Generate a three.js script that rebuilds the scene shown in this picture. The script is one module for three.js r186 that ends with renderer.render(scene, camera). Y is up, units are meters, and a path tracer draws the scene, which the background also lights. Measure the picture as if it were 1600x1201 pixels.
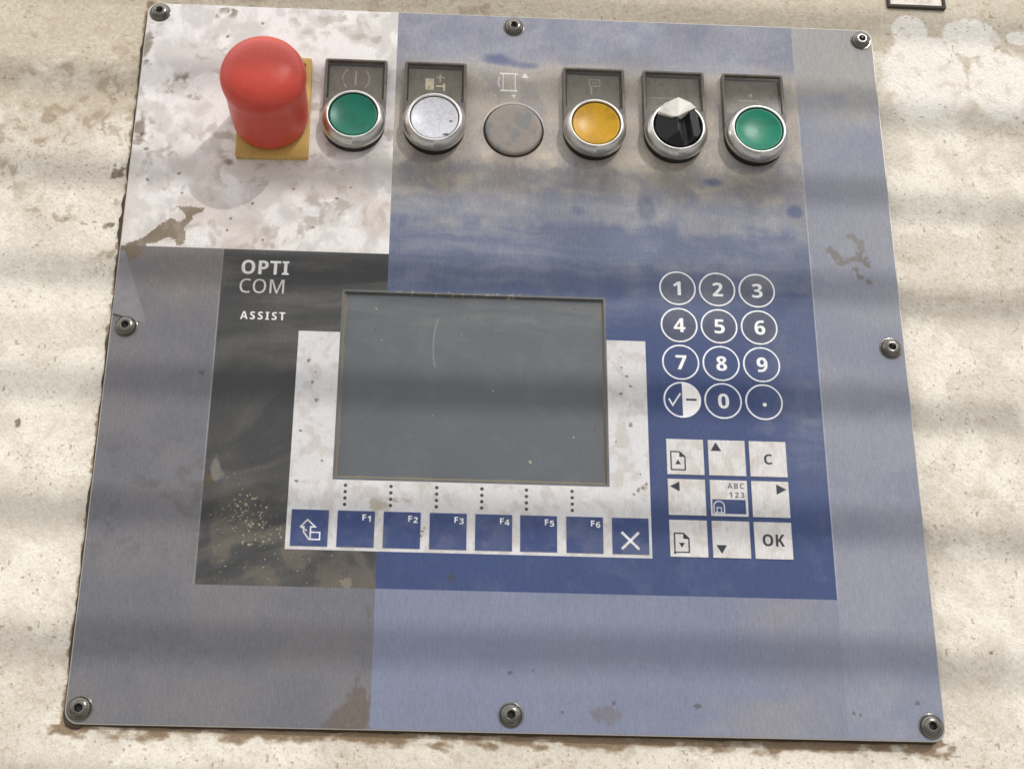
import * as THREE from 'three';
import { mergeGeometries } from 'three/addons/utils/BufferGeometryUtils.js';

// ------------------------------------------------------------------ camera, sky, sun, exposure
const scene = new THREE.Scene();
const camera = new THREE.PerspectiveCamera(33.42, 1024 / 768, 0.01, 60);
camera.position.set(-0.038954, -0.208711, 0.521041);
{
  const right = new THREE.Vector3(0.99904046, 0.01711939, 0.04031234);
  const up = new THREE.Vector3(-0.02970025, 0.94128166, 0.33631345);
  const back = new THREE.Vector3(-0.03218779, -0.33718803, 0.94088691);
  camera.quaternion.setFromRotationMatrix(new THREE.Matrix4().makeBasis(right, up, back));
}
camera.setViewOffset(1024, 768, 49.17, 0, 1024, 768);
scene.add(camera);

const renderer = new THREE.WebGLRenderer({ antialias: true });
renderer.setSize(1024, 768);
renderer.toneMapping = THREE.LinearToneMapping;
renderer.toneMappingExposure = 1.43;
renderer.shadowMap.enabled = true;
renderer.shadowMap.type = THREE.PCFSoftShadowMap;

{ // even overcast sky, brighter towards the zenith
  const w = 128, h = 64, d = new Float32Array(w * h * 4);
  for (let j = 0; j < h; j++) {
    const el = ((j + 0.5) / h - 0.5) * Math.PI;
    const L = 1.5 * (1 + 2 * Math.max(0, Math.sin(el))) / 3;
    for (let i = 0; i < w; i++) { const k = (j * w + i) * 4; d[k] = d[k + 1] = d[k + 2] = L; d[k + 3] = 1; }
  }
  const sky = new THREE.DataTexture(d, w, h, THREE.RGBAFormat, THREE.FloatType);
  sky.mapping = THREE.EquirectangularReflectionMapping;
  sky.magFilter = sky.minFilter = THREE.LinearFilter;
  sky.needsUpdate = true;
  scene.background = sky; scene.environment = sky;
}
const SUN = new THREE.Vector3(0.46, 0.68, 1).normalize();
const sun = new THREE.DirectionalLight(new THREE.Color(1, 0.965, 0.92), 0.9);
sun.position.copy(SUN).multiplyScalar(2); sun.target.position.set(0, 0, 0);
sun.castShadow = true; sun.shadow.radius = 2.3; sun.shadow.mapSize.set(4096, 4096);
Object.assign(sun.shadow.camera, { left: -0.6, right: 0.6, top: 0.5, bottom: -0.5, near: 0.5, far: 4 });
sun.shadow.bias = -0.0005;
scene.add(sun, sun.target);

// ------------------------------------------------------------------ helpers (lengths below in millimetres)
const MM = 0.001;
let seed = 12345;
const rnd = () => { seed = (seed * 1664525 + 1013904223) >>> 0; return seed / 4294967296; };
const LUT = new Float32Array(65536); for (let i = 0; i < 65536; i++) LUT[i] = rnd();
function vn(x, y, s) {                                   // value noise 0..1
  const xi = Math.floor(x), yi = Math.floor(y); let fx = x - xi, fy = y - yi;
  fx = fx * fx * fx * (fx * (fx * 6 - 15) + 10); fy = fy * fy * fy * (fy * (fy * 6 - 15) + 10);
  const a = Math.imul(xi, 374761393) + Math.imul(s, 974634777), b = Math.imul(yi, 668265263), a1 = a + 374761393, b1 = b + 668265263;
  let h = Math.imul((a + b) ^ ((a + b) >>> 13), 1274126177), p = LUT[(h ^ (h >>> 16)) & 65535];
  h = Math.imul((a1 + b) ^ ((a1 + b) >>> 13), 1274126177); const q = LUT[(h ^ (h >>> 16)) & 65535];
  h = Math.imul((a + b1) ^ ((a + b1) >>> 13), 1274126177); const r = LUT[(h ^ (h >>> 16)) & 65535];
  h = Math.imul((a1 + b1) ^ ((a1 + b1) >>> 13), 1274126177); const t = LUT[(h ^ (h >>> 16)) & 65535];
  return (p + (q - p) * fx) * (1 - fy) + (r + (t - r) * fx) * fy;
}
const fbm = (x, y, s, n) => { let v = 0, a = 0.5, t = 0; for (let i = 0; i < n; i++) { v += a * vn(x, y, s + i * 17); t += a; const u = x * 1.62 - y * 1.22 + 11.3; y = x * 1.22 + y * 1.62 - 7.1; x = u; a *= 0.5; } return v / t; };
const fbs = (x, y, s, n) => { let v = 0, a = 0.5, t = 0; for (let i = 0; i < n; i++) { v += a * vn(x, y, s + i * 17); t += a; x = x * 2.03 + 11.3; y = y * 2.03 - 7.1; a *= 0.5; } return v / t; };   // keeps its direction: wiping streaks
const ss = (a, b, x) => { const t = Math.min(1, Math.max(0, (x - a) / (b - a))); return t * t * (3 - 2 * t); };
const blob = (x, y, cx, cy, rx, ry) => { const dx = (x - cx) / rx, dy = (y - cy) / ry, q = dx * dx + dy * dy; return q > 6 ? 0 : Math.exp(-q); };
const inPoly = (x, y, P) => { let c = false; for (let i = 0, j = P.length - 1; i < P.length; j = i++) if ((P[i][1] > y) !== (P[j][1] > y) && x < (P[j][0] - P[i][0]) * (y - P[i][1]) / (P[j][1] - P[i][1]) + P[i][0]) c = !c; return c; };

function makeMap(w, h, fn, colour = true) {              // fn(i, j from bottom, out) fills 0..255
  const d = new Uint8Array(w * h * 4), o = [0, 0, 0];
  for (let j = 0; j < h; j++) for (let i = 0; i < w; i++) {
    fn(i, j, o); const k = (j * w + i) * 4;
    for (let c = 0; c < 3; c++) d[k + c] = Math.max(0, Math.min(255, o[c]));
    d[k + 3] = 255;
  }
  const t = new THREE.DataTexture(d, w, h, THREE.RGBAFormat, THREE.UnsignedByteType);
  t.magFilter = THREE.LinearFilter; t.minFilter = THREE.LinearMipmapLinearFilter; t.generateMipmaps = true;
  if (colour) t.colorSpace = THREE.SRGBColorSpace;
  t.needsUpdate = true; return t;
}
function mesh(name, geo, mat, parent, label) {           // geometry in millimetres
  const g = geo.clone ? geo : geo; g.scale(MM, MM, MM);
  const m = new THREE.Mesh(g, mat); m.name = name; m.castShadow = m.receiveShadow = true;
  if (label) m.userData.label = label;
  parent.add(m); return m;
}
function group(name, parent, x = 0, y = 0, z = 0, label) {
  const g = new THREE.Group(); g.name = name; g.position.set(x * MM, y * MM, z * MM);
  if (label) g.userData.label = label; parent.add(g); return g;
}
function roundRect(x0, y0, x1, y1, r, P = THREE.Shape) {
  const s = new P(); s.moveTo(x0 + r, y0); s.lineTo(x1 - r, y0); s.absarc(x1 - r, y0 + r, r, -Math.PI / 2, 0, false);
  s.lineTo(x1, y1 - r); s.absarc(x1 - r, y1 - r, r, 0, Math.PI / 2, false); s.lineTo(x0 + r, y1);
  s.absarc(x0 + r, y1 - r, r, Math.PI / 2, Math.PI, false); s.lineTo(x0, y0 + r); s.absarc(x0 + r, y0 + r, r, Math.PI, 1.5 * Math.PI, false); return s;
}
function extrude(shape, z0, z1, bevel = 0, seg = 2, curve = 16) {
  const g = new THREE.ExtrudeGeometry(shape, { depth: z1 - z0 - 2 * bevel, bevelEnabled: bevel > 0, bevelSize: bevel, bevelThickness: bevel, bevelOffset: -bevel, bevelSegments: seg, curveSegments: curve });
  g.translate(0, 0, z0 + bevel); return g;
}
function lathe(points, n = 64) { const g = new THREE.LatheGeometry(points.map(([r, z]) => new THREE.Vector2(r, z)), n); g.rotateX(Math.PI / 2); return g; }
const PW = 350, PH = 335.07, HX = PW / 2, HY = PH / 2;
function planarUV(g, x0 = -HX, y0 = -HY, w = PW, h = PH, ox = 0, oy = 0) {
  const p = g.attributes.position, uv = new Float32Array(p.count * 2);
  for (let i = 0; i < p.count; i++) { uv[2 * i] = (p.getX(i) + ox - x0) / w; uv[2 * i + 1] = (p.getY(i) + oy - y0) / h; }
  g.setAttribute('uv', new THREE.BufferAttribute(uv, 2)); return g;
}

// ------------------------------------------------------------------ print on the panel film
const TW = 2048, TH = 1961, S = TW / PW;
const KX = [74.3, 92.15, 110.1], KY = [26.7, 8.9, -8.7, -26.1], KR = 8.25;
const QX = [66.5, 84.45, 102.2], QY = [-44.0, -61.7, -79.5], QW = 16.0, QH = 15.8;
const FX = [-91.3, -72.2, -53.1, -33.9, -14.9, 3.9, 23.2, 42.4], FW = 15.4, FY0 = -94.7, FY1 = -79.3;
const SCR = [-74.2, -65, 40.8, 20.1];
const NAVY = '#394873', WHITE = '#f3f1f0', INK = '#2b2d38';
const cv = document.createElement('canvas'); cv.width = TW; cv.height = TH;
const cx = cv.getContext('2d');
const X = (x) => (x + HX) * S, Y = (y) => (HY - y) * S;
const rect = (x0, y0, x1, y1, c) => { cx.fillStyle = c; cx.fillRect(X(x0), Y(y1), (x1 - x0) * S, (y1 - y0) * S); };
const poly = (P, c, line) => { cx.beginPath(); P.forEach(([x, y], i) => (i ? cx.lineTo(X(x), Y(y)) : cx.moveTo(X(x), Y(y)))); if (line) { cx.strokeStyle = c; cx.lineWidth = line * S; cx.lineJoin = 'miter'; cx.lineCap = 'butt'; cx.stroke(); } else { cx.closePath(); cx.fillStyle = c; cx.fill(); } };
const disc = (x, y, r, c, line, a0 = 0, a1 = 7) => { cx.beginPath(); cx.arc(X(x), Y(y), r * S, a0, a1); if (line) { cx.strokeStyle = c; cx.lineWidth = line * S; cx.stroke(); } else { cx.fillStyle = c; cx.fill(); } };
function text(t, x, y, size, c, weight = 'bold', stretch = 1, spacing = 0) {   // centred, size = cap height in mm
  cx.save(); cx.translate(X(x), Y(y)); cx.scale(stretch, 1); cx.fillStyle = c; cx.font = weight + ' ' + (size * S / 0.714).toFixed(2) + 'px sans-serif'; cx.textBaseline = 'alphabetic';
  let w = 0; for (const ch of t) w += cx.measureText(ch).width + spacing * S; w -= spacing * S;
  let px = -w / 2; cx.textAlign = 'left';
  for (const ch of t) { cx.fillText(ch, px, size * S / 2); px += cx.measureText(ch).width + spacing * S; }
  cx.restore();
}
rect(-HX, -HY, HX, HY, '#7b8198');                                     // outer blue-grey
rect(-HX, -HY, -55.4, 38.95, '#6b6c74');                               // outer grey, lower left
rect(-55.4, -111.6, 135.3, HY, NAVY);                                  // inner blue
rect(-128.8, -111.6, -55.4, 38.95, '#2b2d30');                         // inner black
rect(-129.4, -111.6, -128.8, 38.95, '#8f8d92'); rect(135.3, -111.6, 135.8, HY, '#a9adc0');
rect(-HX, 38.95, -55.4, HY, '#e9e5e3');                                // white, upper left
rect(-56.1, 38.95, -55.4, HY, '#efecea');
rect(-93.3, -96.2, 59.0, 0.7, '#d6d4d5');                              // white field round the screen
rect(SCR[0] - 1, SCR[1] - 1, SCR[2] + 1, SCR[3] + 1, '#5c6065');
text('OPTI', -110, 30.3, 6.6, WHITE, 'bold', 1.02, 0.1);
text('COM', -110.6, 21.3, 6.6, '#cfc9c4', 'normal', 1.02, 0.1);
text('ASSIST', -109.4, 7.0, 3.6, WHITE, 'bold', 1.0, 0.75);
const digits = ['1', '2', '3', '4', '5', '6', '7', '8', '9', 's', '0', '.'];
KY.forEach((y, r) => KX.forEach((x, c) => {
  const d = digits[r * 3 + c]; disc(x, y, KR, r < 2 ? '#434961' : NAVY);
  if (d === 's') {
    disc(x, y, KR - 0.3, WHITE, 0, -Math.PI / 2, Math.PI / 2);
    poly([[x - 5.9, y + 0.4], [x - 4.3, y - 2.6], [x - 0.7, y + 2.9]], WHITE, 0.8);
    rect(x + 1.6, y - 0.3, x + 6.2, y + 0.5, INK);
  } else if (d === '.') disc(x + 0.2, y - 1.2, 0.95, WHITE);
  else text(d, x + 0.2, y - 0.1, 6.6, WHITE, 'bold', 1.06);
  disc(x, y, KR - 0.35, '#f4f4f6', 0.74);
}));
const page = (x, y, dir) => { poly([[x - 3, y - 4], [x - 3, y + 4], [x + 0.8, y + 4], [x + 3, y + 1.9], [x + 3, y - 4], [x - 3.2, y - 4]], INK, 0.55); poly([[x + 0.7, y + 4.2], [x + 0.7, y + 1.7], [x + 3.2, y + 1.7]], INK); const t = 1.3 * dir; poly([[x - 1.2, y - 0.8 - t * 0.6], [x + 1.2, y - 0.8 - t * 0.6], [x, y - 0.8 + t]], INK); };
QY.forEach((y, r) => QX.forEach((x, c) => {
  rect(x, y - QH, x + QW, y, '#d9d6d5'); const mx = x + QW / 2, my = y - QH / 2;
  if (r === 0 && c === 0) page(71.3, -53.7, 1);
  if (r === 2 && c === 0) { page(71.5, -89.3, -1); rect(68, -94, 69, -93.4, INK); }
  if (r === 0 && c === 1) poly([[85.6, -48.9], [90.1, -48.9], [87.8, -45]], INK);
  if (r === 2 && c === 1) poly([[86, -89.9], [90.4, -89.9], [88.2, -93.6]], INK);
  if (r === 1 && c === 0) poly([[71.5, -67.2], [71.5, -62.9], [67.4, -65]], INK);
  if (r === 1 && c === 2) poly([[112.9, -67.5], [112.9, -63], [117.2, -65.2]], INK);
  if (r === 0 && c === 2) text('C', 110.1, -52.0, 4.5, INK, 'bold', 1.05);
  if (r === 2 && c === 2) text('OK', 110.1, -87.4, 5.0, INK, 'bold', 1.0);
  if (r === 1 && c === 1) {
    text('ABC', 95.6, -64.1, 2.3, '#55565c', 'bold', 1.0, 0.45); text('123', 95.8, -68.1, 2.3, '#55565c', 'bold', 1.0, 0.7);
    rect(85.2, -76.4, 99.4, -70.2, NAVY);
    disc(88.0, -73.2, 2.2, '#dcdbe2', 0.5, Math.PI, 2 * Math.PI); poly([[85.8, -73.2], [85.8, -76], [90.2, -76], [90.2, -73.2]], '#dcdbe2', 0.5); poly([[87.1, -76], [87.1, -73.8], [88.9, -73.8], [88.9, -76]], '#dcdbe2', 0.45);
  }
}));
FX.forEach((x, i) => {
  rect(x, FY0, x + FW, FY1, '#394876');
  if (i > 0 && i < 7) {
    text('F', x + FW - 4.4, -82.0, 2.6, WHITE, 'bold', 1.05); text(String(i), x + FW - 2.1, -82.5, 2.6, WHITE, 'bold', 1.05);
    for (let k = 0; k < 4; k++) disc(x + 2.6, -68.4 - k * 2.75, 0.72, '#38383e');
    disc(x + 2.5, -80.9, 0.8, '#33406a');
  }
});
poly([[-84.6, -88.3], [-87.3, -86.6], [-84.5, -83.6], [-81.2, -86.6], [-83.1, -86.6], [-83.1, -88.9], [-79.2, -88.9], [-79.2, -91.9], [-83.6, -91.9], [-86, -88.7], [-85.9, -86.6], [-87.4, -86.6]], WHITE, 0.6);
poly([[-83.1, -88.9], [-83.1, -91.7]], WHITE, 0.6);
poly([[46.3, -85.4], [53.6, -92.6]], WHITE, 1.1); poly([[53.6, -85.4], [46.3, -92.6]], WHITE, 1.1);
// symbol and ring round the blanking plug
poly([[-6.2, 135.2], [2.4, 135.2]], WHITE, 0.8); poly([[-6, 125.9], [2.2, 125.9]], WHITE, 0.9);
poly([[-4.6, 135], [-4.6, 126]], WHITE, 0.5); poly([[1.1, 135], [1.1, 126]], WHITE, 0.5); poly([[-6.4, 133.4], [-6.9, 130.6], [-6.4, 127.6]], WHITE, 0.5);
poly([[3.9, 133.1], [7.6, 133.1], [5.8, 136]], WHITE); poly([[0.4, 124.2], [0.4, 122]], WHITE, 0.6); poly([[-0.8, 123.2], [1.6, 123.2]], WHITE, 0.5);
disc(0.4, 105.2, 14.2, '#c9c5c2', 0.7, Math.PI * 1.08, Math.PI * 1.97);
const PRINT = cx.getImageData(0, 0, TW, TH).data;

// ------------------------------------------------------------------ dust, smears, stains, scratches and painted button shade on the film
const STAIN = [[-175, 37], [-172, 39.5], [-167.2, 42], [-164.3, 43.5], [-160.7, 47], [-157.5, 50.8], [-153.8, 53.2], [-151.6, 52.4], [-149.4, 51.2], [-147.4, 53.2], [-147.2, 55.4], [-149.6, 57.4], [-152, 59.4], [-139, 58.8], [-139.8, 57], [-143.6, 55.4], [-144.4, 53], [-146, 50.6], [-147.9, 48.2], [-146.3, 46], [-147, 41], [-149.4, 39.4], [-151.4, 43], [-153.6, 43.9], [-158.8, 41.2], [-163, 40.2], [-167, 33], [-173, 31]];
const SPOTS = [[-0.1, -143.9, 0.9], [9.2, -142.9, 0.8], [20.7, -159.2, 1], [41.7, -155, 1.2], [75.1, -155.6, 1.3], [138.4, -157.2, 1.1], [141, -157.6, .8], [164.9, -152.4, 1.1], [-24.5, -106.5, 2.2], [-134, -20, 1.4],
  [48, -12, .8], [50.2, -16, .8], [52, -20.4, .7], [47.5, -24, .9], [51.5, -38, 1.2], [45, -46, .6], [55, -60, .6], [54, -67, 1.1], [56, -66, .8], [57.5, -64, .8], [52, -69, .7], [-88, -13, .9], [-85, -18, .6], [-86, -23, .7], [-84, -31, 1.1], [-90, -45, .6], [-90, -66.8, .9], [-80, -58, .6],
  [-36.9, -87.2, .7], [-37.5, -89, .9], [-36, -85.6, .6], [28, 16, .6], [-12, -8, .5], [-6, -14, .5], [-24, -2, .5], [-60, 3, .7], [36, -40, 1], [-150, 66, .8], [-152, 76, .9], [-171, 96, 1.2], [-168, 88, 1], [-166, 72, 1.2], [-118, 62, .9], [-112, 44, 1], [-128, 48, 1], [-127, 54, .8], [-90, 51, .8], [-62, 118, 1], [-62, 100, 1.1], [-80, 66, .8], [-74, 72, .7], [-100, 70, .8], [-136, 150, 1], [-120, 158, 1]];
const SMEAR = [[145.2, 48.4, 150.2, 42, 1.1], [150.2, 42.2, 154.8, 44.2, 0.5], [154.8, 44.4, 160.6, 43.9, 1.0], [158.6, 45, 160, 51.5, 1.3], [160, 51.5, 155.2, 55.6, 0.9], [160.4, 44, 162.4, 40.6, 0.9], [155.2, 39.5, 156, 39, 0.6], [158, 35.8, 158.8, 35.2, 0.7], [160.6, 33.4, 161.4, 32.8, 0.5]];
const FLECK = []; for (let i = 0; i < 110; i++) { const t = rnd(); const a = (rnd() + rnd() + rnd() - 1.5) * 13, b = (rnd() + rnd() + rnd() - 1.5) * 12; FLECK.push([-116 + 15 * t + a * 0.62 + b * 0.3, -77 - 12 * t + a * -0.5 + b * 0.7, 0.28 + 0.55 * rnd() * rnd()]); }
for (let i = 0; i < 120; i++) FLECK.push([-122 + 50 * rnd(), -80 - 30 * rnd(), 0.14 + 0.26 * rnd() * rnd()]);
const cell = new Map(), put = (list, kind) => list.forEach(([x, y, r]) => { for (let i = Math.floor((x - 2 * r) / 5); i <= Math.floor((x + 2 * r) / 5); i++) for (let j = Math.floor((y - 2 * r) / 5); j <= Math.floor((y + 2 * r) / 5); j++) { const k = i * 1000 + j; if (!cell.has(k)) cell.set(k, []); cell.get(k).push([x, y, r, kind]); } });
put(SPOTS, 0); put([[8.3, -55.6, 1.1], [-57, -2, 0.5], [-22, 2, 0.4], [-8, -24, 0.5], [27, -44, 0.6], [-34, -36, 0.4], [-60, 13, 0.7], ...Array.from({ length: 26 }, () => [-52 + 66 * rnd(), 19.4 + 1.6 * rnd(), 0.3 + 0.5 * rnd()])], 1); put(FLECK.filter(([x, y]) => x < -94.2 || y < -97), 1);
const ROUGH = new Uint8Array(TW * TH);
const mixTo = (o, r, g, b, a) => { o[0] += (r - o[0]) * a; o[1] += (g - o[1]) * a; o[2] += (b - o[2]) * a; };
const panelMap = makeMap(TW, TH, (i, j, o) => {
  const x = (i + 0.5) / S - HX, y = (j + 0.5) / S - HY, k = ((TH - 1 - j) * TW + i) * 4;
  o[0] = PRINT[k]; o[1] = PRINT[k + 1]; o[2] = PRINT[k + 2];
  const fine = vn(x * 2.2, y * 1.6, 3), grain = vn(x * 5.1, y * 5.1, 5);
  const wx = 9 * (fbm(x * 0.06, y * 0.06, 11, 3) - 0.5), wy = 9 * (fbm(x * 0.06 + 40, y * 0.06, 15, 3) - 0.5);
  const mid = fbm((x + wx) * 0.11, (y + wy) * 0.11, 21, 5), big = fbm((x + wx) * 0.035, (y + wy) * 0.05, 40, 5), m2 = fbm((x + wx) * 0.24, (y + wy) * 0.24, 90, 5);
  const streak = fbs((x + wx * 2) * 0.025 + mid * 0.4, (y + wy * 0.5) * 0.22, 61, 4);
  let dust = 0.03 + 0.1 * ss(0.4, 0.75, mid) * fine, dr = 158, dg = 150, db = 142;
  const white = x < -55.4 && y > 38.95, screen = x > SCR[0] && x < SCR[2] && y > SCR[1] && y < SCR[3];
  const field = x > -93.3 && x < 59 && y < 0.7 && y > -96.2 && !screen, pad = x > 65.5 && x < 119 && y < -43 && y > -96.2;
  if (white) {
    mixTo(o, 190, 184, 179, 0.66 * ss(0.4, 0.7, mid) * (0.7 + 0.3 * fine));
    mixTo(o, 160, 150, 138, 0.55 * ss(0.5, 0.74, m2) * ss(0.38, 0.6, big));
    mixTo(o, 196, 183, 174, 0.5 * ss(0.34, 0.66, fbm((x + wx) * 0.05 + 3, (y + wy) * 0.07, 130, 5)) * ss(104, 78, y + 18 * mid));
    mixTo(o, 124, 112, 98, 0.75 * ss(0.5, 0.78, blob(x, y, -138, 163, 7, 4) + m2 * 0.5 - 0.1) * ss(0.3, 0.5, m2));
    mixTo(o, 126, 114, 100, 0.75 * ss(0.56, 0.8, blob(x, y, -172, 98, 4, 9) * 0.5 + blob(x, y, -173, 142, 3, 10) * 0.4 + blob(x, y, -152, 122, 13, 8) * 0.3 + blob(x, y, -128, 84, 5, 5) * 0.3 + m2 * 0.72));
    dust = 0;
  } else if (screen) {
    mixTo(o, 122, 122, 120, 0.36 * ss(0.35, 0.75, streak) * ss(-16, 18, y + 22 * (mid - 0.5)) + 0.14 * ss(0.45, 0.8, mid));
    mixTo(o, 140, 130, 112, 0.5 * ss(0.4, 0.8, ss(3.2, 0, Math.min(x - SCR[0], SCR[2] - x, y - SCR[1])) * (0.3 + mid)));
    const arc = Math.abs(Math.hypot(x - 14, y + 4) - 48.5 + 0.3 * fine); if (arc < 0.35 && x < -20 && y > -14 && y < 9) mixTo(o, 168, 168, 164, 0.35);
    dust = 0;
  } else if (field) {
    dust = 0.12 * ss(0.4, 0.7, mid); dr = 186; dg = 178; db = 170;
    if (o[0] > 120) {
      mixTo(o, 156, 138, 118, 0.6 * ss(0.46, 0.7, blob(x, y, -56, -78, 5, 7) * 0.5 + blob(x, y, -48, -74, 8, 3) * 0.4 + blob(x, y, 56, -66, 4, 2.5) * 0.45 + 0.75 * (fbm(x * 0.35, y * 0.35, 440, 4) - 0.3)));
      mixTo(o, 180, 172, 165, 0.42 * ss(0.42, 0.7, m2));
    } else { mixTo(o, 116, 114, 124, 0.22 * ss(0.4, 0.75, m2)); }
  } else if (pad && o[0] > 100) { dust = 0.06; mixTo(o, 182, 172, 160, 0.36 * ss(0.42, 0.7, m2)); }
  else if (x > -55.4 && x < 135.3 && y > -111.6) {
    const edge = y + 12 * (mid - 0.5) + 9 * (streak - 0.5), wiped = fbs((x + wx) * 0.02 + mid * 0.5, (y + wy * 0.8) * 0.26 + x * 0.012, 75, 5);
    const around = ss(70, 92, edge), strip = ss(134, 148, edge);
    dust = around * (0.84 + 0.12 * ss(0.3, 0.6, mid));
    dust = Math.max(dust, ss(36, 62, edge) * (0.7 + 0.18 * ss(0.3, 0.7, wiped * 0.4 + mid * 0.6)));
    dust = Math.max(dust, ss(-14, 50, edge) * (0.46 + 0.22 * ss(0.3, 0.7, wiped * 0.6 + mid * 0.4)));
    dust = Math.max(dust, 0.02 + 0.1 * ss(0.45, 0.78, mid) * (0.5 + streak) + 0.4 * ss(100, 128, x + 16 * (mid - 0.5)) * ss(-96, -30, y + 20 * (m2 - 0.5)) * (0.45 + 0.6 * wiped));
    const low = ss(84, 60, edge); dr = 190 - 36 * strip - 28 * low; dg = 179 - 25 * strip - 19 * low; db = 165 - 2 * strip - 5 * low;
    if (y > 56) dust *= 1 - 0.55 * ss(0.4, 0.7, blob(x, y, -8, 143, 11, 5) * 0.55 + blob(x, y, 8, 140, 9, 3) * 0.4 + blob(x, y, 130, 67, 6, 5) * 0.55 + blob(x, y, 92, 81, 8, 3.5) * 0.45 + blob(x, y, 30, 64, 7, 5) * 0.4 + mid * 0.35);
    if (y < 90) { const dp = ss(0.35, 0.8, blob(x, y, 61.5, 68, 5.5, 10) + 0.7 * (mid - 0.5)); dr -= 34 * dp; dg -= 32 * dp; db -= 26 * dp; }
    let runShade = 0; for (const bx of [-36.7, 0.4, 37.9, 75.8, 113.6]) { const d = Math.abs(x - bx + 2 * wx * 0.3); if (d < 16) runShade = Math.max(runShade, ss(15, 5, d) * ss(62, 84, y + 16 * (fbm((x + wx) * 0.12, 3, 240, 3) - 0.5)) * ss(96, 90, y)); }  // brown runs below the buttons, with their soft shadows painted in
    runShade *= 0.5 + 0.6 * ss(0.3, 0.7, fbm((x + wx) * 0.14, (y + wy) * 0.07, 245, 4)); dr -= 26 * runShade; dg -= 25 * runShade; db -= 23 * runShade; dust = Math.max(dust, 0.85 * Math.min(1, runShade * 1.3));
    const gold = 0.7 * ss(0.5, 0.8, fbm((x + wx) * 0.09, (y + wy) * 0.12, 230, 5)) * ss(50, 66, y) * ss(98, 84, y); dr += 20 * gold; dg += 15 * gold; db += 4 * gold;
    const v = 0.91 + 0.18 * big; dr *= v; dg *= v; db *= v; dust = Math.min(0.95, dust);
    if (o[0] > 150) dust *= y > 60 ? 0.15 : 0.05;
  } else if (x > 135.3) {
    dust = 0.25 + 0.2 * ss(0.3, 0.65, big) + 0.1 * ss(-130, 60, y + 30 * (mid - 0.5)) + 0.62 * ss(106, 142, y + 26 * (mid - 0.5)); dr = 166; dg = 163; db = 161;
    if (y > 25 && y < 62) { let d = 99; for (const [ax, ay, bx, by, w] of SMEAR) { const ux = bx - ax, uy = by - ay, t = Math.max(0, Math.min(1, ((x - ax) * ux + (y - ay) * uy) / (ux * ux + uy * uy))); d = Math.min(d, Math.hypot(x - ax - ux * t, y - ay - uy * t) - w); } mixTo(o, 86, 80, 73, 0.9 * ss(0.7, -0.4, d - 0.2 + 3.4 * (fbm(x * 0.6, y * 0.6, 300, 4) - 0.52)) * (0.75 + 0.4 * fine)); }
  } else if (x > -128.8 && x < -55.4 && y > -111.6) {
    const wipe = fbs((x + y * 0.25) * 0.022, (y - x * (0.05 + 0.3 * ss(0, -60, y)) + wy * 0.4) * 0.2, 330, 5), lift = o[0] > 150 ? 0.25 : 1;
    mixTo(o, 118, 114, 108, lift * (0.2 + 0.42 * ss(0.26, 0.8, wipe) * (0.75 + 0.3 * ss(0, 34, y)) + 0.14 * mid));
    mixTo(o, 116, 104, 92, 0.5 * ss(0.4, 0.64, mid) * ss(-58, -84, y - 0.25 * (x + 100)));
    mixTo(o, 142, 136, 126, 0.6 * ss(0.35, 0.95, blob(x, y, -124.4, -62, 2.2, 6) + blob(x, y, -121, -66, 4, 4) * 0.6 + 0.8 * (m2 - 0.5)));
    mixTo(o, 92, 76, 56, 0.8 * ss(0.5, 0.75, blob(x, y, -127, -68, 2, 4) + 0.5 * (m2 - 0.5)));
    mixTo(o, 140, 134, 118, 0.6 * ss(0.5, 0.7, blob(x, y, -67, -109.5, 3, 3) + 1.0 * (fbm(x * 0.6, y * 0.6, 350, 3) - 0.5)));
    dust = 0;
  } else if (x < -55.4) {
    mixTo(o, 136, 122, 114, 0.55 * ss(-4, 26, y + 16 * (mid - 0.5)) * (0.5 + 0.6 * streak));
    mixTo(o, 122, 118, 118, 0.5 * ss(0.3, 0.7, big));
    mixTo(o, 96, 84, 76, 0.7 * ss(0.45, 0.7, blob(x, y, -66, -165, 11, 12) * 0.8 + blob(x, y, -60, -146, 5, 22) * 0.55 + blob(x, y, -57, -122, 3, 14) * 0.3 + 0.8 * (fbm((x + wx) * 0.22, (y + wy) * 0.16, 370, 4) - 0.5)));
    mixTo(o, 92, 90, 92, 0.45 * ss(0.5, 0.7, fbm((x + wx) * 0.16, (y + wy) * 0.2, 390, 4)) * ss(-40, -60, y) * ss(-110, -90, y));
    dust = 0.05 + 0.12 * fine * mid;
  }
  else {
    dust = 0.05 + 0.2 * ss(70, 140, x + 26 * (mid - 0.5)) + 0.34 * ss(0.4, 0.72, fbm((x + wx) * 0.018 + 5, (y + wy) * 0.05, 400, 4)) * ss(10, 80, x + 30 * mid) * ss(133, 104, x + 22 * (mid - 0.5));
    mixTo(o, 110, 106, 110, 0.55 * ss(0.4, 0.64, blob(x, y, 37, -159.5, 9, 5) * 0.8 + 0.8 * (fbm(x * 0.3, y * 0.3, 420, 4) - 0.5)));
  }
  if (x < -125 && inPoly(x + 1.3 * (fine - 0.5) + 0.5 * (grain - 0.5), y + 1.3 * (vn(x * 1.7 + 31, y * 2.1, 4) - 0.5), STAIN)) mixTo(o, 116, 101, 82, 0.72 + 0.2 * (grain - 0.5) + 0.25 * (mid - 0.5) * 2);
  mixTo(o, dr, dg, db, Math.min(1, Math.max(0, dust * (0.9 + 0.2 * grain))));
  const near = cell.get(Math.floor(x / 5) * 1000 + Math.floor(y / 5));
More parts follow.
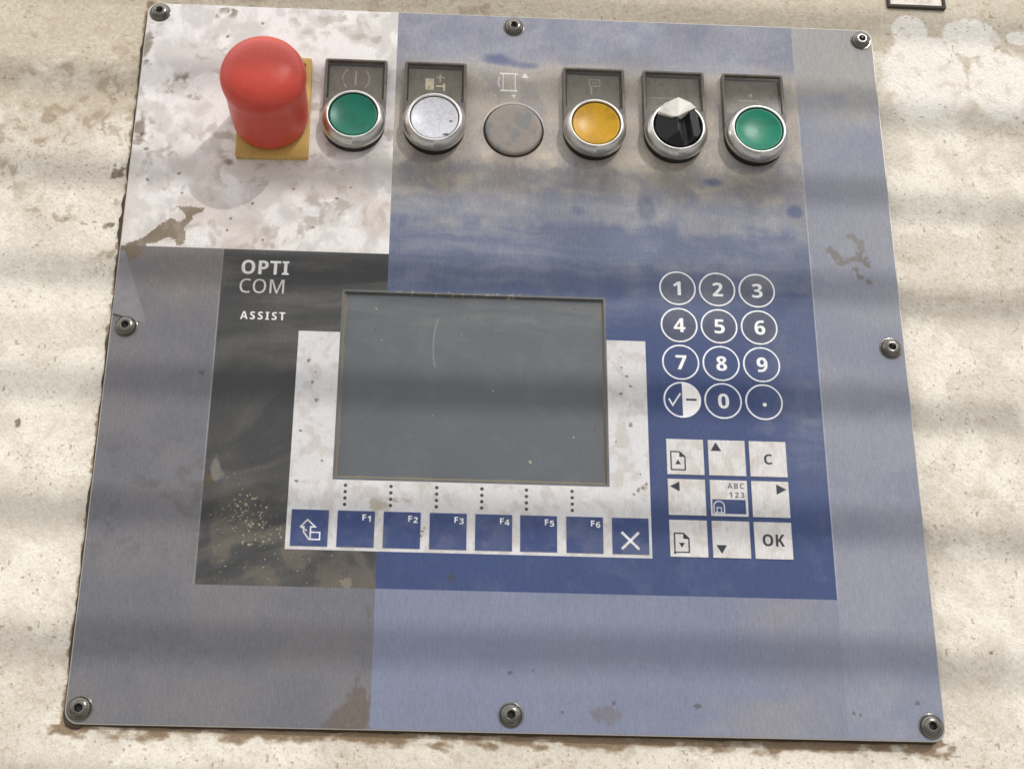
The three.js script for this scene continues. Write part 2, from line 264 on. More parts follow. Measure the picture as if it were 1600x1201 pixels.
  if (near) for (const [sx, sy, r, kind] of near) {
    const d = Math.hypot((x - sx) * (1 + 0.3 * Math.sin(sx * 7)), y - sy) + r * 1.1 * (fbm(x * 1.3, y * 1.3, 500, 2) - 0.5);
    if (d < r) { if (kind) mixTo(o, 176, 166, 142, 0.85 * ss(r, r * 0.4, d)); else mixTo(o, 74, 68, 64, 0.62 * ss(r, r * 0.5, d) * (white || y > -97 && x > -93 && x < 59 && !screen ? 0.85 : 0.8)); }
  }
  // fine scratches and print grain
  const sc = ss(0.965, 0.985, vn(x * 0.05 + y * 0.9, y * 0.04 - x * 1.1, 520)) * ss(0.5, 0.7, mid); mixTo(o, 190, 188, 188, 0.16 * sc);
  const brush = vn(x * 3.1, y * 0.4, 530) - 0.5, gv = 0.955 + 0.05 * grain + 0.05 * fine + 0.05 * (big - 0.5) + (white || screen || field ? 0.01 : 0.07) * brush; o[0] *= gv; o[1] *= gv; o[2] *= gv;
  ROUGH[j * TW + i] = Math.min(255, 255 * (white ? 0.62 : screen ? 0.42 : 0.5 + 0.32 * Math.min(1, dust)) + 26 * (mid - 0.5) + 10 * (grain - 0.5));
});
const roughMap = makeMap(1024, 980, (i, j, o) => { const v = ROUGH[Math.min(TH - 1, j * 2) * TW + i * 2]; o[0] = o[1] = o[2] = v; }, false);
const filmBump = makeMap(512, 512, (i, j, o) => { const v = 255 * (0.45 * LUT[(i * 131 + j * 5077) & 65535] + 0.55 * vn(i * 0.25, j * 0.12, 700)); o[0] = o[1] = o[2] = v; }, false);
filmBump.wrapS = filmBump.wrapT = THREE.RepeatWrapping; filmBump.repeat.set(4, 4);
const filmMat = new THREE.MeshPhysicalMaterial({ map: panelMap, roughness: 1, roughnessMap: roughMap, bumpMap: filmBump, bumpScale: 0.00006, ior: 1.5, specularIntensity: 0.6 });
const screenMat = new THREE.MeshPhysicalMaterial({ map: panelMap, roughness: 0.46, ior: 1.5, specularIntensity: 0.7 });

// ------------------------------------------------------------------ setting: painted machine wall
const wallZ = (x, y) => -4.3 - 1.7 * Math.max(-1.5, Math.min(1.5, x / HX)) + 0.5 * (fbm(x * 0.012, y * 0.012, 800, 2) - 0.5);
const WX0 = -290, WW = 580, WY0 = -225, WH = 450, wtw = 2048, wth = 1589, ws = wtw / WW;
const wallH = new Float32Array(wtw * wth);
const BARE = [[227.5, 170, 14, 11], [197, 172, 9, 9.5], [202, 146, 21, 24], [240, 144, 17, 20], [251, 171, 6, 4]];
const wallMap = makeMap(wtw, wth, (i, j, o) => {
  const x = (i + 0.5) / ws + WX0, y = (j + 0.5) / ws + WY0;
  const g1 = vn(x * 1.3, y * 1.3, 820), g2 = vn(x * 0.6 + y * 0.25, y * 0.6 - x * 0.25, 840), g3 = vn(x * 2.6, y * 2.6, 845);
  const wx = 14 * (fbm(x * 0.05, y * 0.05, 850, 3) - 0.5), wy = 14 * (fbm(x * 0.05 + 30, y * 0.05, 855, 3) - 0.5);
  const mid = fbm((x + wx) * 0.07, (y + wy) * 0.07, 860, 5), big = fbm((x + wx) * 0.02, (y + wy) * 0.026, 880, 4), m2 = fbm((x + wx) * 0.18, (y + wy) * 0.18, 900, 5);
  o[0] = 242; o[1] = 235; o[2] = 222;
  mixTo(o, 220, 211, 197, 0.8 * ss(0.36, 0.7, mid)); mixTo(o, 212, 202, 187, 0.55 * ss(0.46, 0.66, big));
  // settled grime over the upper part and towards the panel
  let up = ss(0.42, 0.76, 0.78 * ss(60, 178, y - 0.1 * x + 60 * (mid - 0.5)) * (x < 0 ? 1 : 0.7) + 0.45 * (m2 - 0.35) + (y > 160 && x > -190 && x < 182 ? 0.35 : 0));
  let bare = 0; for (const [bx, by, rx, ry] of BARE) { const d = Math.hypot((x - bx) / rx, (y - by) / ry) + 0.3 * (m2 - 0.5); bare = Math.max(bare, ss(1.08, 0.92, d)); }
  if (x > 182 && y > 140) up = Math.max(up, 0.75 * ss(118, 152, y + 20 * (mid - 0.5)));
  up *= 1 - 0.92 * bare;
  mixTo(o, 194, 180, 158, 0.74 * up * (0.8 + 0.3 * g2));
  if (bare) mixTo(o, 250, 245, 237, 0.7 * bare);
  mixTo(o, 150, 132, 108, 0.5 * ss(0.58, 0.74, m2) * ss(0.45, 0.62, big) * (x < 0 && y > 20 ? 1 : 0.35));
  // dirt gathered round the edge of the panel
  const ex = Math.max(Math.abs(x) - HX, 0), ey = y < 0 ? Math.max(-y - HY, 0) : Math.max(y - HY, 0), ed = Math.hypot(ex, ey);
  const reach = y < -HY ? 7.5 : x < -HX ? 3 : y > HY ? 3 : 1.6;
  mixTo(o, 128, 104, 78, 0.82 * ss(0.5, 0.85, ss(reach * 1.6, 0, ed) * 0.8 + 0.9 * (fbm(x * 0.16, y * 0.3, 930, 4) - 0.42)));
  mixTo(o, 104, 90, 72, 0.8 * ss(0.56, 0.72, blob(x, y, -180, 77, 6, 8) * 0.5 + blob(x, y, -181, 50, 6, 4) * 0.45 + blob(x, y, -199, 51, 8, 3) * 0.4 + blob(x, y, -212, 81, 12, 4) * 0.3 + blob(x, y, -209, -44, 2.5, 4) * 0.5 + blob(x, y, 200, -131, 2, 2) * 0.5 + 0.6 * (fbm(x * 0.4, y * 0.4, 950, 4) - 0.2)));
  // sand-textured paint: pits hold dirt
  const pit = ss(0.5, 0.82, g1 * 0.45 + g2 * 0.25 + g3 * 0.3) * (0.5 + 0.9 * big) * (1 - 0.6 * bare);
  mixTo(o, 158, 140, 116, 0.4 * pit);
  const speck = ss(0.86, 0.94, vn(x * 0.8 + 9, y * 0.8, 970)) * ss(0.5, 0.6, fbm(x * 0.1, y * 0.1, 990, 2)); mixTo(o, 132, 116, 94, 0.5 * speck);
  const gv = 0.92 + 0.12 * g3 + 0.04 * g1; o[0] *= gv; o[1] *= gv; o[2] *= gv;
  wallH[j * wtw + i] = 0.5 + 0.4 * (g1 - 0.5) + 0.3 * (g2 - 0.5) + 0.3 * (g3 - 0.5) + 0.4 * (m2 - 0.5) - 0.25 * pit;
});
const wallBump = makeMap(wtw, wth, (i, j, o) => { o[0] = o[1] = o[2] = 255 * wallH[j * wtw + i]; }, false);
for (const t of [wallMap, wallBump]) t.wrapS = t.wrapT = THREE.MirroredRepeatWrapping;
{
  const g = new THREE.PlaneGeometry(1300, 1000, 200, 160), p = g.attributes.position;
  for (let i = 0; i < p.count; i++) p.setZ(i, wallZ(p.getX(i), p.getY(i)));
  planarUV(g, WX0, WY0, WW, WH); g.computeVertexNormals();
  const w = mesh('wall', g, new THREE.MeshStandardMaterial({ map: wallMap, bumpMap: wallBump, bumpScale: 0.0004, roughness: 0.82 }), scene);
  w.userData = { kind: 'structure', label: 'dirty cream painted wall with sandy texture and brown stains', category: 'wall' };
}

{
  const g = new THREE.PlaneGeometry(30000, 30000); g.rotateX(-Math.PI / 2); g.translate(0, -1150, 0);
  const f = mesh('floor', g, new THREE.MeshStandardMaterial({ color: new THREE.Color().setRGB(0.24, 0.235, 0.225), roughness: 0.9 }), scene);
  f.userData = { kind: 'structure', label: 'grey concrete floor below the machine wall', category: 'floor' };
}
// ------------------------------------------------------------------ control panel
const panel = group('control_panel', scene);
panel.userData = { label: 'worn blue, black and white machine control panel screwed to the cream wall', category: 'control panel' };
const edgeMat = new THREE.MeshStandardMaterial({ color: 0xb9b5ae, metalness: 0.7, roughness: 0.45 });
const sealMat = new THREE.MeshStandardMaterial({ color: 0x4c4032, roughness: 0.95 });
{
  const outer = roundRect(-HX, -HY, HX, HY, 5.5); outer.holes.push(roundRect(SCR[0] - 0.3, SCR[1] - 0.3, SCR[2] + 0.3, SCR[3] + 0.3, 0.6, THREE.Path));
  mesh('plate', extrude(outer, -1.6, -0.25, 0.2, 2), edgeMat, panel);
  const film = roundRect(-HX + 0.45, -HY + 0.45, HX - 0.45, HY - 0.45, 5.2); film.holes.push(roundRect(SCR[0], SCR[1], SCR[2], SCR[3], 0.5, THREE.Path));
  mesh('printed_film', planarUV(extrude(film, -0.25, 0)), filmMat, panel, 'printed film in white, black, grey and blue fields');
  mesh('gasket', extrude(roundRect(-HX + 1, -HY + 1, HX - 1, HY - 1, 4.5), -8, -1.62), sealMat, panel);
  const lightFilm = makeMap(64, 64, (i, j, o) => { const v = 225 + 30 * fbm(i * 0.2, j * 0.2, 1050, 3); o[0] = o[1] = o[2] = v; });
  // sealant squeezed out round the edge
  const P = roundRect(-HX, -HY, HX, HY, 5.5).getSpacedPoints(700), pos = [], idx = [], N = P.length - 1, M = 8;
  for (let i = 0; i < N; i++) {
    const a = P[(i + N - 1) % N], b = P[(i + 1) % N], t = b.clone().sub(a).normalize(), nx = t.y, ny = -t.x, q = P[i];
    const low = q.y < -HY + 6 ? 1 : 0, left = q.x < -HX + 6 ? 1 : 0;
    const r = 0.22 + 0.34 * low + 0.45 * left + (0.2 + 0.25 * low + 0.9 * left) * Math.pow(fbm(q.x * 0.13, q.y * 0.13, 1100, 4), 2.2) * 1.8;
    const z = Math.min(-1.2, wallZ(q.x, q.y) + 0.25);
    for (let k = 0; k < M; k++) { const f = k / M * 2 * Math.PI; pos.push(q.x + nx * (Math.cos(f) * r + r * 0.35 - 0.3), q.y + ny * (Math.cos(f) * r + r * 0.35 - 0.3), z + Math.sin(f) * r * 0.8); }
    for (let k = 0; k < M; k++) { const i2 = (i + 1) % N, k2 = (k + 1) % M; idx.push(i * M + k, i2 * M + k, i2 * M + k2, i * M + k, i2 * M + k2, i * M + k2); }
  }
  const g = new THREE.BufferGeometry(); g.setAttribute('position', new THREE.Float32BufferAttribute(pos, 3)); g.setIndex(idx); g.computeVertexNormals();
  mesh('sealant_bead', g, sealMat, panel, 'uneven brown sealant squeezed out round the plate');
  // film that has come loose at the left edge
  const fg = new THREE.BufferGeometry(), a = [], n = 10;
  for (let i = 0; i < n; i++) for (let j = 0; j < 6; j++) {
    const q = (u, v) => { const yy = 36.5 - 30.5 * u, xr = -174 + 1.6 + 13 * u; return [-174.5 + (xr + 174.5) * v, yy - 4.4 * u * v, 0.04 + 0.9 * u * Math.pow(1 - v, 1.4) + 0.05 * (1 - v)]; };
    const A = q(i / n, j / 6), B = q((i + 1) / n, j / 6), C = q((i + 1) / n, (j + 1) / 6), D = q(i / n, (j + 1) / 6); a.push(...A, ...B, ...C, ...A, ...C, ...D);
  }
  fg.setAttribute('position', new THREE.Float32BufferAttribute(a, 3)); fg.computeVertexNormals(); planarUV(fg, -180, 0, 40, 40);
  mesh('film_flap', fg, new THREE.MeshPhysicalMaterial({ color: 0x878387, map: lightFilm, roughness: 0.45 }), panel, 'loose triangular piece of pale grey film lifting from the plate');
}
// screen
{
  const s = group('display_screen', panel, 0, 0, 0, 'dark grey blank screen, dusty along its edge');
  const g = new THREE.PlaneGeometry(SCR[2] - SCR[0] + 1, SCR[3] - SCR[1] + 1); g.translate((SCR[0] + SCR[2]) / 2, (SCR[1] + SCR[3]) / 2, -1.5);
  mesh('screen_glass', planarUV(g), screenMat, s);
  const fr = roundRect(SCR[0] - 0.2, SCR[1] - 0.2, SCR[2] + 0.2, SCR[3] + 0.2, 0.5); fr.holes.push(roundRect(SCR[0] + 0.75, SCR[1] + 0.9, SCR[2] - 0.6, SCR[3] + 0.05, 0.1, THREE.Path));
  mesh('screen_seal', extrude(fr, -1.49, -1.0, 0.12, 1), new THREE.MeshStandardMaterial({ color: 0x857c68, roughness: 0.9 }), s);
}
// keys of the membrane pad
function key(name, shape, label) { return mesh(name, planarUV(extrude(shape, -0.1, 0.3, 0.18, 2, 28)), filmMat, panel, label); }
KY.forEach((y, r) => KX.forEach((x, c) => {
  const d = digits[r * 3 + c], s = new THREE.Shape(); s.absarc(x, y, KR, 0, 2 * Math.PI);
  key(d === 's' ? 'sign_key' : d === '.' ? 'decimal_key' : 'number_key', s, d === 's' ? 'round key, half white, printed with a tick and a minus' : d === '.' ? 'round blue key printed with a dot' : 'round ringed key printed with the number ' + d);
}));
const sqNames = [['page_key', 'white key printed with a page and an up arrow'], ['arrow_key', 'white key with an arrow pointing up'], ['clear_key', 'white key printed with the letter C'], ['arrow_key', 'white key with an arrow pointing left'], ['character_key', 'white key printed ABC 123 above a blue lock symbol'], ['arrow_key', 'white key with an arrow pointing right'], ['page_key', 'white key printed with a page and a down arrow'], ['arrow_key', 'white key with an arrow pointing down'], ['confirm_key', 'white key printed OK']];
QY.forEach((y, r) => QX.forEach((x, c) => key(sqNames[r * 3 + c][0], roundRect(x, y - QH, x + QW, y, 0.3), sqNames[r * 3 + c][1])));
FX.forEach((x, i) => key(i === 0 ? 'back_key' : i === 7 ? 'cancel_key' : 'function_key', roundRect(x, FY0, x + FW, FY1, 0.25), i === 0 ? 'blue key with a white bent arrow' : i === 7 ? 'blue key with a white cross' : 'blue key printed F' + i));

// ------------------------------------------------------------------ controls of the top row
const grime = makeMap(256, 256, (i, j, o) => { const v = 255 - 48 * ss(0.45, 0.78, fbm(i * 0.03, j * 0.03, 1200, 4)) - 18 * vn(i * 0.35, j * 0.35, 1220); o[0] = v; o[1] = v * 0.985; o[2] = v * 0.96; });
grime.wrapS = grime.wrapT = THREE.RepeatWrapping;
const grimeR = makeMap(256, 256, (i, j, o) => { const v = 70 + 90 * fbm(i * 0.04, j * 0.04, 1240, 4) + 60 * ss(0.55, 0.7, fbm(i * 0.02, j * 0.02, 1260, 3)); o[0] = o[1] = o[2] = v; }, false);
grimeR.wrapS = grimeR.wrapT = THREE.RepeatWrapping;
const chrome = new THREE.MeshStandardMaterial({ color: 0xe3e4e5, map: grime, metalness: 0.95, roughness: 0.62, roughnessMap: grimeR });
const holderMat = new THREE.MeshPhysicalMaterial({ color: 0x6f6861, map: grime, roughness: 0.45 });
const darkMat = new THREE.MeshStandardMaterial({ color: 0x1b1815, roughness: 0.7 });
const paneMat = new THREE.MeshPhysicalMaterial({ color: 0xf2f0ea, transmission: 1, thickness: 0, roughness: 0.22, ior: 1.45 });
const lightGrime = makeMap(256, 256, (i, j, o) => { const v = 255 - 22 * ss(0.4, 0.75, fbm(i * 0.04, j * 0.04, 1230, 5)) - 14 * vn(i * 0.4, j * 0.4, 1235); o[0] = v; o[1] = v * 0.99; o[2] = v * 0.97; });
const plastic = (c, r = 0.33) => new THREE.MeshPhysicalMaterial({ color: c, map: lightGrime, roughness: r, specularIntensity: 0.8, ior: 1.45 });
const BY = 104.4;
function insertMap(k, draw) {
  const c = document.createElement('canvas'); c.width = 256; c.height = 192; const q = c.getContext('2d');
  q.fillStyle = '#7d7770'; q.fillRect(0, 0, 256, 192); q.fillStyle = q.strokeStyle = '#bdb8af'; q.lineWidth = 6; draw(q);
  const d = q.getImageData(0, 0, 256, 192).data;
  return makeMap(256, 192, (i, j, o) => {
    const s = ((191 - j) * 256 + i) * 4, m = fbm(i * 0.02, j * 0.03, 1300 + k * 31, 4), f = vn(i * 0.3, j * 0.3, 1310 + k);
    o[0] = d[s]; o[1] = d[s + 1]; o[2] = d[s + 2]; mixTo(o, 140, 133, 126, (d[s] > 150 ? 0.25 : 0.55) * ss(0.35, 0.65, m)); mixTo(o, 104, 97, 91, 0.4 * ss(0.55, 0.75, fbm(i * 0.05, j * 0.02, 1400 + k, 3)));
    for (let c2 = 0; c2 < 3; c2++) o[c2] *= 0.95 + 0.1 * f;
  });
}
const symbols = [
  (q) => { q.beginPath(); q.arc(128, 66, 64, 2.3, 4.0); q.stroke(); q.beginPath(); q.arc(128, 66, 64, -0.8, 0.8); q.stroke(); q.fillRect(122, 24, 9, 78); },
  (q) => { q.fillStyle = '#efe9cf'; q.fillRect(80, 50, 42, 62); q.fillRect(132, 86, 44, 8); q.fillRect(166, 76, 9, 40); q.fillRect(148, 26, 5, 44); q.fillRect(134, 40, 40, 5); },
  (q) => { q.lineWidth = 4; q.strokeRect(112, 24, 50, 34); q.fillRect(116, 62, 7, 44); q.fillRect(122, 38, 26, 4); },
  (q) => { q.fillStyle = '#bdb7ae'; q.fillRect(20, 108, 150, 4); },
  (q) => { q.beginPath(); q.arc(122, 78, 9, 0, 7); q.fill(); q.fillRect(60, 104, 96, 6); },
];
const holderShape = () => { const s = new THREE.Shape(); s.moveTo(-14.6, 2); s.lineTo(-13.7, 0); s.absarc(0, 0, 13.7, Math.PI, 2 * Math.PI, false); s.lineTo(14.6, 2); s.lineTo(14.6, 31.8); s.absarc(13.4, 31.8, 1.2, 0, Math.PI / 2, false); s.lineTo(-13.4, 33); s.absarc(-13.4, 31.8, 1.2, Math.PI / 2, Math.PI, false); s.lineTo(-14.6, 2); return s; };
function labelHolder(b, k) {
  const s = holderShape(); s.holes.push(roundRect(-13.3, 11.5, 13.3, 31.9, 0.5, THREE.Path));
  mesh('label_holder', planarUV(extrude(s, 0, 4.0, 0.25, 2), -20, -20, 40, 40), holderMat, b);
  const bk = new THREE.PlaneGeometry(26.9, 20.8); bk.translate(0, 21.6, 0.3); mesh('label_gap_shade', bk, darkMat, b);  // near-black sheet: shade of the gap round the insert, put in as colour
  const g = new THREE.BoxGeometry(25, 19.2, 0.7); g.translate(0, 21.2, 0.8);
  mesh('label_insert', g, new THREE.MeshStandardMaterial({ map: insertMap(k, symbols[k]), roughness: 0.7 }), b);
  const c = new THREE.PlaneGeometry(26.7, 20.5); c.translate(0, 21.6, 3.0); mesh('label_cover', c, paneMat, b);
}
const bezelGeo = () => lathe([[10.4, 3.3], [14.1, 3.3], [14.1, 4.0], [14.75, 4.15], [14.8, 5.0], [14.5, 6.3], [13.8, 7.8], [12.95, 9.0], [12.5, 9.55], [12.1, 9.8], [11.6, 9.75], [11.35, 9.4], [11.3, 7.4]], 72);
const ringGeo = () => lathe([[14.35, 0.02], [14.35, 3.98], [13.6, 4.02]], 64);  // black wall below the bezel, its colour standing in for the contact shadow
const BX = [-74.0, -36.7, 37.9, 75.8, 113.6];
function pushButton(x, k, mat, label) {
  const b = group('push_button', panel, x, BY, 0.02, label); labelHolder(b, k);
  mesh('bezel', bezelGeo(), chrome, b); mesh('bezel_shade_ring', ringGeo(), darkMat, b);
  mesh('button_cap', planarUV(lathe([[0, 7.7], [3, 7.78], [6, 8.05], [8.5, 8.5], [10.2, 9.0], [10.75, 9.05], [10.95, 8.8], [11.0, 7.4]], 64), -25 - k * 9, -25, 50, 50), mat, b);
  mesh('cap_groove', lathe([[10.8, 7.9], [11.4, 7.9]], 48), darkMat, b);
}
pushButton(BX[0], 0, plastic(0x00705a), 'green push button beside the red emergency stop');
const whiteCap = plastic(0xdadbe2);
whiteCap.map = makeMap(512, 512, (i, j, o) => {
  const x = i / 512 * 50 - 34, y = j / 512 * 50 - 25, n = fbm(x * 0.9, y * 0.9, 1250, 4);
  o[0] = o[1] = o[2] = 252 - 16 * vn(x * 2, y * 2, 1251) - 14 * ss(0.45, 0.7, n);
  mixTo(o, 96, 92, 88, 0.8 * ss(0.5, 0.75, blob(x, y, 7.6, -1.4, 1.2, 1.4) * 0.8 + blob(x, y, 5.4, -8.6, 2.2, 1.0) + blob(x, y, 9.2, -4, 0.8, 1.6) * 0.6 + 0.4 * (n - 0.5)));
});
pushButton(BX[1], 1, whiteCap, 'white push button in a metal ring');
pushButton(BX[2], 2, plastic(0xcd9c06), 'yellow push button in a metal ring');
pushButton(BX[4], 4, plastic(0x06846a), 'green push button beside the black selector switch');
{ // selector switch: ridged black knob with a white pointer
  const b = group('selector_switch', panel, BX[3], BY, 0.02, 'black rotary selector knob with a white pointer tip'); labelHolder(b, 3);
  mesh('bezel', bezelGeo(), chrome, b); mesh('bezel_shade_ring', ringGeo(), darkMat, b);
  const prof = [[-11, 8.4], [-10, 9.4], [-1.2, 13.2], [-0.6, 13.2], [1.6, 9.2], [3.6, 9.6], [5.6, 12.2], [8.8, 11.4], [11, 8.6]];
  const H = (x, y) => { const u = x + 0.1 * y; let z = prof[0][1]; for (let i = 0; i < prof.length - 1; i++) if (u >= prof[i][0]) z = prof[i][1] + (prof[i + 1][1] - prof[i][1]) * Math.min(1, (u - prof[i][0]) / (prof[i + 1][0] - prof[i][0])); z = Math.min(z, 9.0 + (y + 10.9) * 0.7); const r = Math.hypot(x, y); return r > 10.6 ? 8 : z; };
  const pos = [], R = 22, A = 72;
  const pt = (i, k) => { const r = 11 * Math.pow(i / R, 0.8), f = k / A * 2 * Math.PI; const x = r * Math.cos(f), y = r * Math.sin(f); return [x, y, H(x, y)]; };
  for (let i = 0; i < R; i++) for (let k = 0; k < A; k++) { const p = pt(i, k), q = pt(i + 1, k), s = pt(i + 1, k + 1), t = pt(i, k + 1); pos.push(...p, ...q, ...s); if (i) pos.push(...p, ...s, ...t); }
  const g = new THREE.BufferGeometry(); g.setAttribute('position', new THREE.Float32BufferAttribute(pos, 3)); g.computeVertexNormals(); planarUV(g, -25, -25, 50, 50);
  mesh('selector_knob', g, plastic(0x17171b, 0.32), b);
  // pointer: a white wedge with a raised middle line
  const T = [[-9.2, 5.6, 10.8], [-3.4, 2.4, 13.6], [-0.8, 2.4, 14.2], [6.8, 7.6, 12.8]], U = [[-9.2, 7.2, 8.5], [-6.4, 10.4, 8.5], [-0.3, 12.4, 8.5], [5.4, 10.4, 8.5], [8.2, 8.2, 8.5]], V = [[-9.4, 6.4, 11.4], [-6.4, 9.8, 12.6], [-0.4, 11.9, 14.8], [5.6, 9.9, 13.6], [8.2, 7.9, 12.6]];
  const tri = []; const add = (...p) => p.forEach((q) => tri.push(...q));
  add(T[0], T[1], V[0]); add(V[0], T[1], V[1]); add(V[1], T[1], T[2]); add(V[1], T[2], V[2]); add(V[2], T[2], V[3]); add(V[3], T[2], T[3]); add(V[3], T[3], V[4]);
  for (let i = 0; i < 4; i++) { add(V[i], V[i + 1], U[i]); add(U[i], V[i + 1], U[i + 1]); }
  add(T[0], V[0], U[0]); add(T[3], U[4], V[4]);
  const T2 = T.map(([x, y]) => [x, y - 0.3, 8.5]); for (let i = 0; i < 3; i++) { add(T[i], T2[i], T[i + 1]); add(T[i + 1], T2[i], T2[i + 1]); } add(T[0], U[0], T2[0]); add(T[3], T2[3], U[4]);
  const w = new THREE.BufferGeometry(); w.setAttribute('position', new THREE.Float32BufferAttribute(tri, 3)); w.computeVertexNormals(); planarUV(w, -25, -25, 50, 50);
  mesh('pointer_tip', w, plastic(0xecebe6, 0.35), b);
}
{ // plugged hole
  const b = group('blanking_plug', panel, 0.4, BY, 0, 'dusty grey round blanking plug below a small white symbol');
  const dm = makeMap(256, 256, (i, j, o) => { o[0] = 136; o[1] = 127; o[2] = 119; const m = fbm(i * 0.018, j * 0.018, 1500, 5); mixTo(o, 118, 118, 117, 0.9 * ss(0.46, 0.54, m)); mixTo(o, 150, 139, 127, 0.4 * ss(0.55, 0.7, fbm(i * 0.03, j * 0.03, 1520, 4))); const f = 0.95 + 0.1 * vn(i * 0.4, j * 0.4, 1540); o[0] *= f; o[1] *= f; o[2] *= f; });
  mesh('plug_disc', planarUV(lathe([[0, 2.0], [11, 2.0], [12.4, 1.9], [13.1, 1.5], [13.3, 0.8], [13.3, 0.05]], 64), -14, -14, 28, 28), new THREE.MeshStandardMaterial({ map: dm, roughness: 0.55 }), b);
  mesh('plug_rim', lathe([[13.3, 0.02], [13.9, 0.25], [14.2, 0.02]], 64), darkMat, b);
}
{ // emergency stop
  const b = group('emergency_stop', panel, -112, BY, 0.02, 'faded red mushroom emergency stop button on a yellow plate');
  const s = roundRect(-15.6, -20, 17.7, 33, 1.2); s.holes.push(roundRect(-12.6, 13, 14.9, 30, 0.6, THREE.Path));
  const yg = extrude(s, 0, 3.0, 0.3, 2); yg.rotateZ(0.02); mesh('yellow_plate', planarUV(yg, -40, -40, 80, 80), plastic(0xd2b068, 0.5), b);
  const ins = new THREE.PlaneGeometry(28, 17.4); ins.translate(1.15, 21.5, 1.2); ins.rotateZ(0.02); mesh('label_insert', planarUV(ins, -40, -40, 80, 80), plastic(0xb98f3c, 0.6), b);
  mesh('collar', lathe([[15.4, 2.9], [15.4, 4.0], [14.2, 4.2], [14.2, 5.5]], 64), darkMat, b);
  const rm = makeMap(512, 512, (i, j, o) => { o[0] = 204; o[1] = 72; o[2] = 57; const m = fbm(i * 0.012, j * 0.02, 1600, 4); mixTo(o, 204, 76, 62, 0.6 * ss(0.3, 0.72, m)); mixTo(o, 180, 62, 48, 0.16 * ss(0.5, 0.75, fbm(i * 0.03, j * 0.03, 1620, 5))); mixTo(o, 196, 120, 106, 0.3 * ss(0.84, 0.94, vn(i * 0.13, j * 0.13, 1640))); const f = 0.96 + 0.07 * vn(i * 0.5, j * 0.5, 1660); o[0] *= f; o[1] *= f; o[2] *= f; });
  const mh = lathe([[13.6, 4.3], [15.8, 4.4], [17.2, 5.0], [17.6, 6.5], [17.8, 18], [17.85, 28], [17.95, 31], [18.3, 33.4], [18.7, 35.6], [18.8, 37.4], [18.5, 39.6], [17.5, 42.1], [15.4, 44.3], [12, 45.9], [7, 47.1], [0.001, 47.5]], 96); mh.rotateZ(Math.PI);
  { const p = mh.attributes.position, uv = mh.attributes.uv; for (let i = 0; i < p.count; i++) uv.setXY(i, (p.getX(i) * 1.2 + 0.35 * p.getZ(i)) / 60 + 0.5, (p.getY(i) + 0.8 * p.getZ(i)) / 80 + 0.3); }
  mesh('mushroom_head', mh, new THREE.MeshPhysicalMaterial({ map: rm, roughness: 0.38, ior: 1.45 }), b);
}
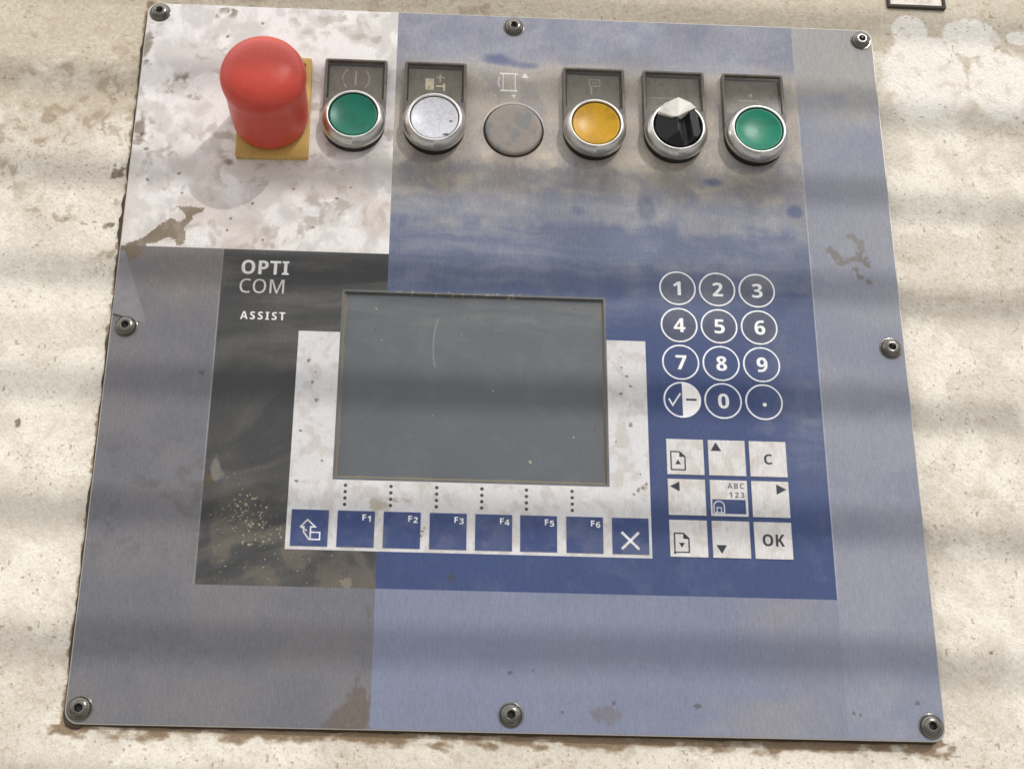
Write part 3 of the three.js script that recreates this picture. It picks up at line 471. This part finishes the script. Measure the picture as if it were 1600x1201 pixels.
// screws
const steel = new THREE.MeshStandardMaterial({ color: 0x807e7b, map: grime, metalness: 1, roughness: 0.42, roughnessMap: grimeR });
const screwAt = [[-169, 161.9], [0.3, 161.2], [169.2, 161.3], [-168.2, 0.2], [168.5, 0.9], [-169.2, -161.5], [0.3, -160.6], [169.1, -161.5]];
const protoScrew = (() => {
  const s = new THREE.Group();
  const g = lathe([[0.001, 0.9], [1.45, 1.0], [1.5, 2.35], [1.75, 2.5], [2.4, 2.46], [3.2, 2.2], [3.9, 1.7], [4.4, 1.0], [4.55, 0.3]], 48), p = g.attributes.position;
  for (let i = 0; i < p.count; i++) { const x = p.getX(i), y = p.getY(i), r = Math.hypot(x, y); if (r > 1.3 && r < 1.6) { const f = ((Math.atan2(y, x) + 7) % (Math.PI / 3)) - Math.PI / 6, k = Math.cos(Math.PI / 6) / Math.cos(f) * 1.12; p.setX(i, x * k); p.setY(i, y * k); } }
  g.computeVertexNormals(); mesh('screw_head', g, steel, s);
  mesh('socket_floor', lathe([[0.001, 1.02], [1.3, 1.02]], 24), darkMat, s);
  mesh('washer', lathe([[4.0, 0.22], [4.8, 0.24], [5.1, 0.15], [5.15, 0.01]], 40), steel, s);
  return s;
})();
screwAt.forEach(([x, y], i) => { const s = i ? protoScrew.clone() : protoScrew; s.name = 'screw'; s.position.set(x * MM, y * MM, 0.01 * MM); s.rotation.z = i * 1.1; panel.add(s); });

// ------------------------------------------------------------------ small plate on the wall above the panel's corner
{
  const n = group('name_plate', scene, 201.3, 185.2, wallZ(201, 190) - 0.3);
  n.userData = { label: 'small silver plate with dark frame on the wall above the panel', category: 'plate' };
  const s = roundRect(-14.6, 0, 14.6, 20, 0.4); s.holes.push(roundRect(-13.2, 1.6, 13.2, 18.6, 0.2, THREE.Path));
  mesh('plate_frame', extrude(s, 0, 2.2, 0.2, 1), new THREE.MeshStandardMaterial({ color: 0x3b352e, roughness: 0.7 }), n);
  mesh('plate_face', planarUV(extrude(roundRect(-13.3, 1.5, 13.3, 18.7, 0.2), 0, 1.2), -20, -20, 40, 40), new THREE.MeshStandardMaterial({ color: 0xc4beba, map: grime, metalness: 0.3, roughness: 0.5 }), n);
}
// ------------------------------------------------------------------ slatted grille overhead, which lays the soft bands of shadow
{
  const t = 0.68, zs = 315, gr = group('slatted_grille', scene);
  gr.userData = { label: 'slatted metal grille above the panel that casts the banded shadows', category: 'grille' };
  const gm = new THREE.MeshStandardMaterial({ color: 0x6e6f70, roughness: 0.6, metalness: 0.2 });
  for (const y of [282, 230, 178.7, 127.8, 78.7, 29.3, -24.2, -79.9, -134.6, -189]) {
    const g = new THREE.BoxGeometry(1100, 13, 3); g.rotateX(-Math.atan(t)); g.translate(0, y + zs * t, zs); mesh('slat', g, gm, gr);
  }
  for (const s of [-1, 1]) {
    const g = new THREE.BoxGeometry(12, 500, 16); g.translate(s * 556.5, 46 + zs * t, zs); mesh('side_rail', g, gm, gr);
    for (const y of [-200, 240]) { const a = new THREE.BoxGeometry(10, 14, zs - 6); a.translate(s * 556.5, y + zs * t, (zs - 6) / 2 - 3); mesh('wall_arm', a, gm, gr); }
  }
}
renderer.render(scene, camera);
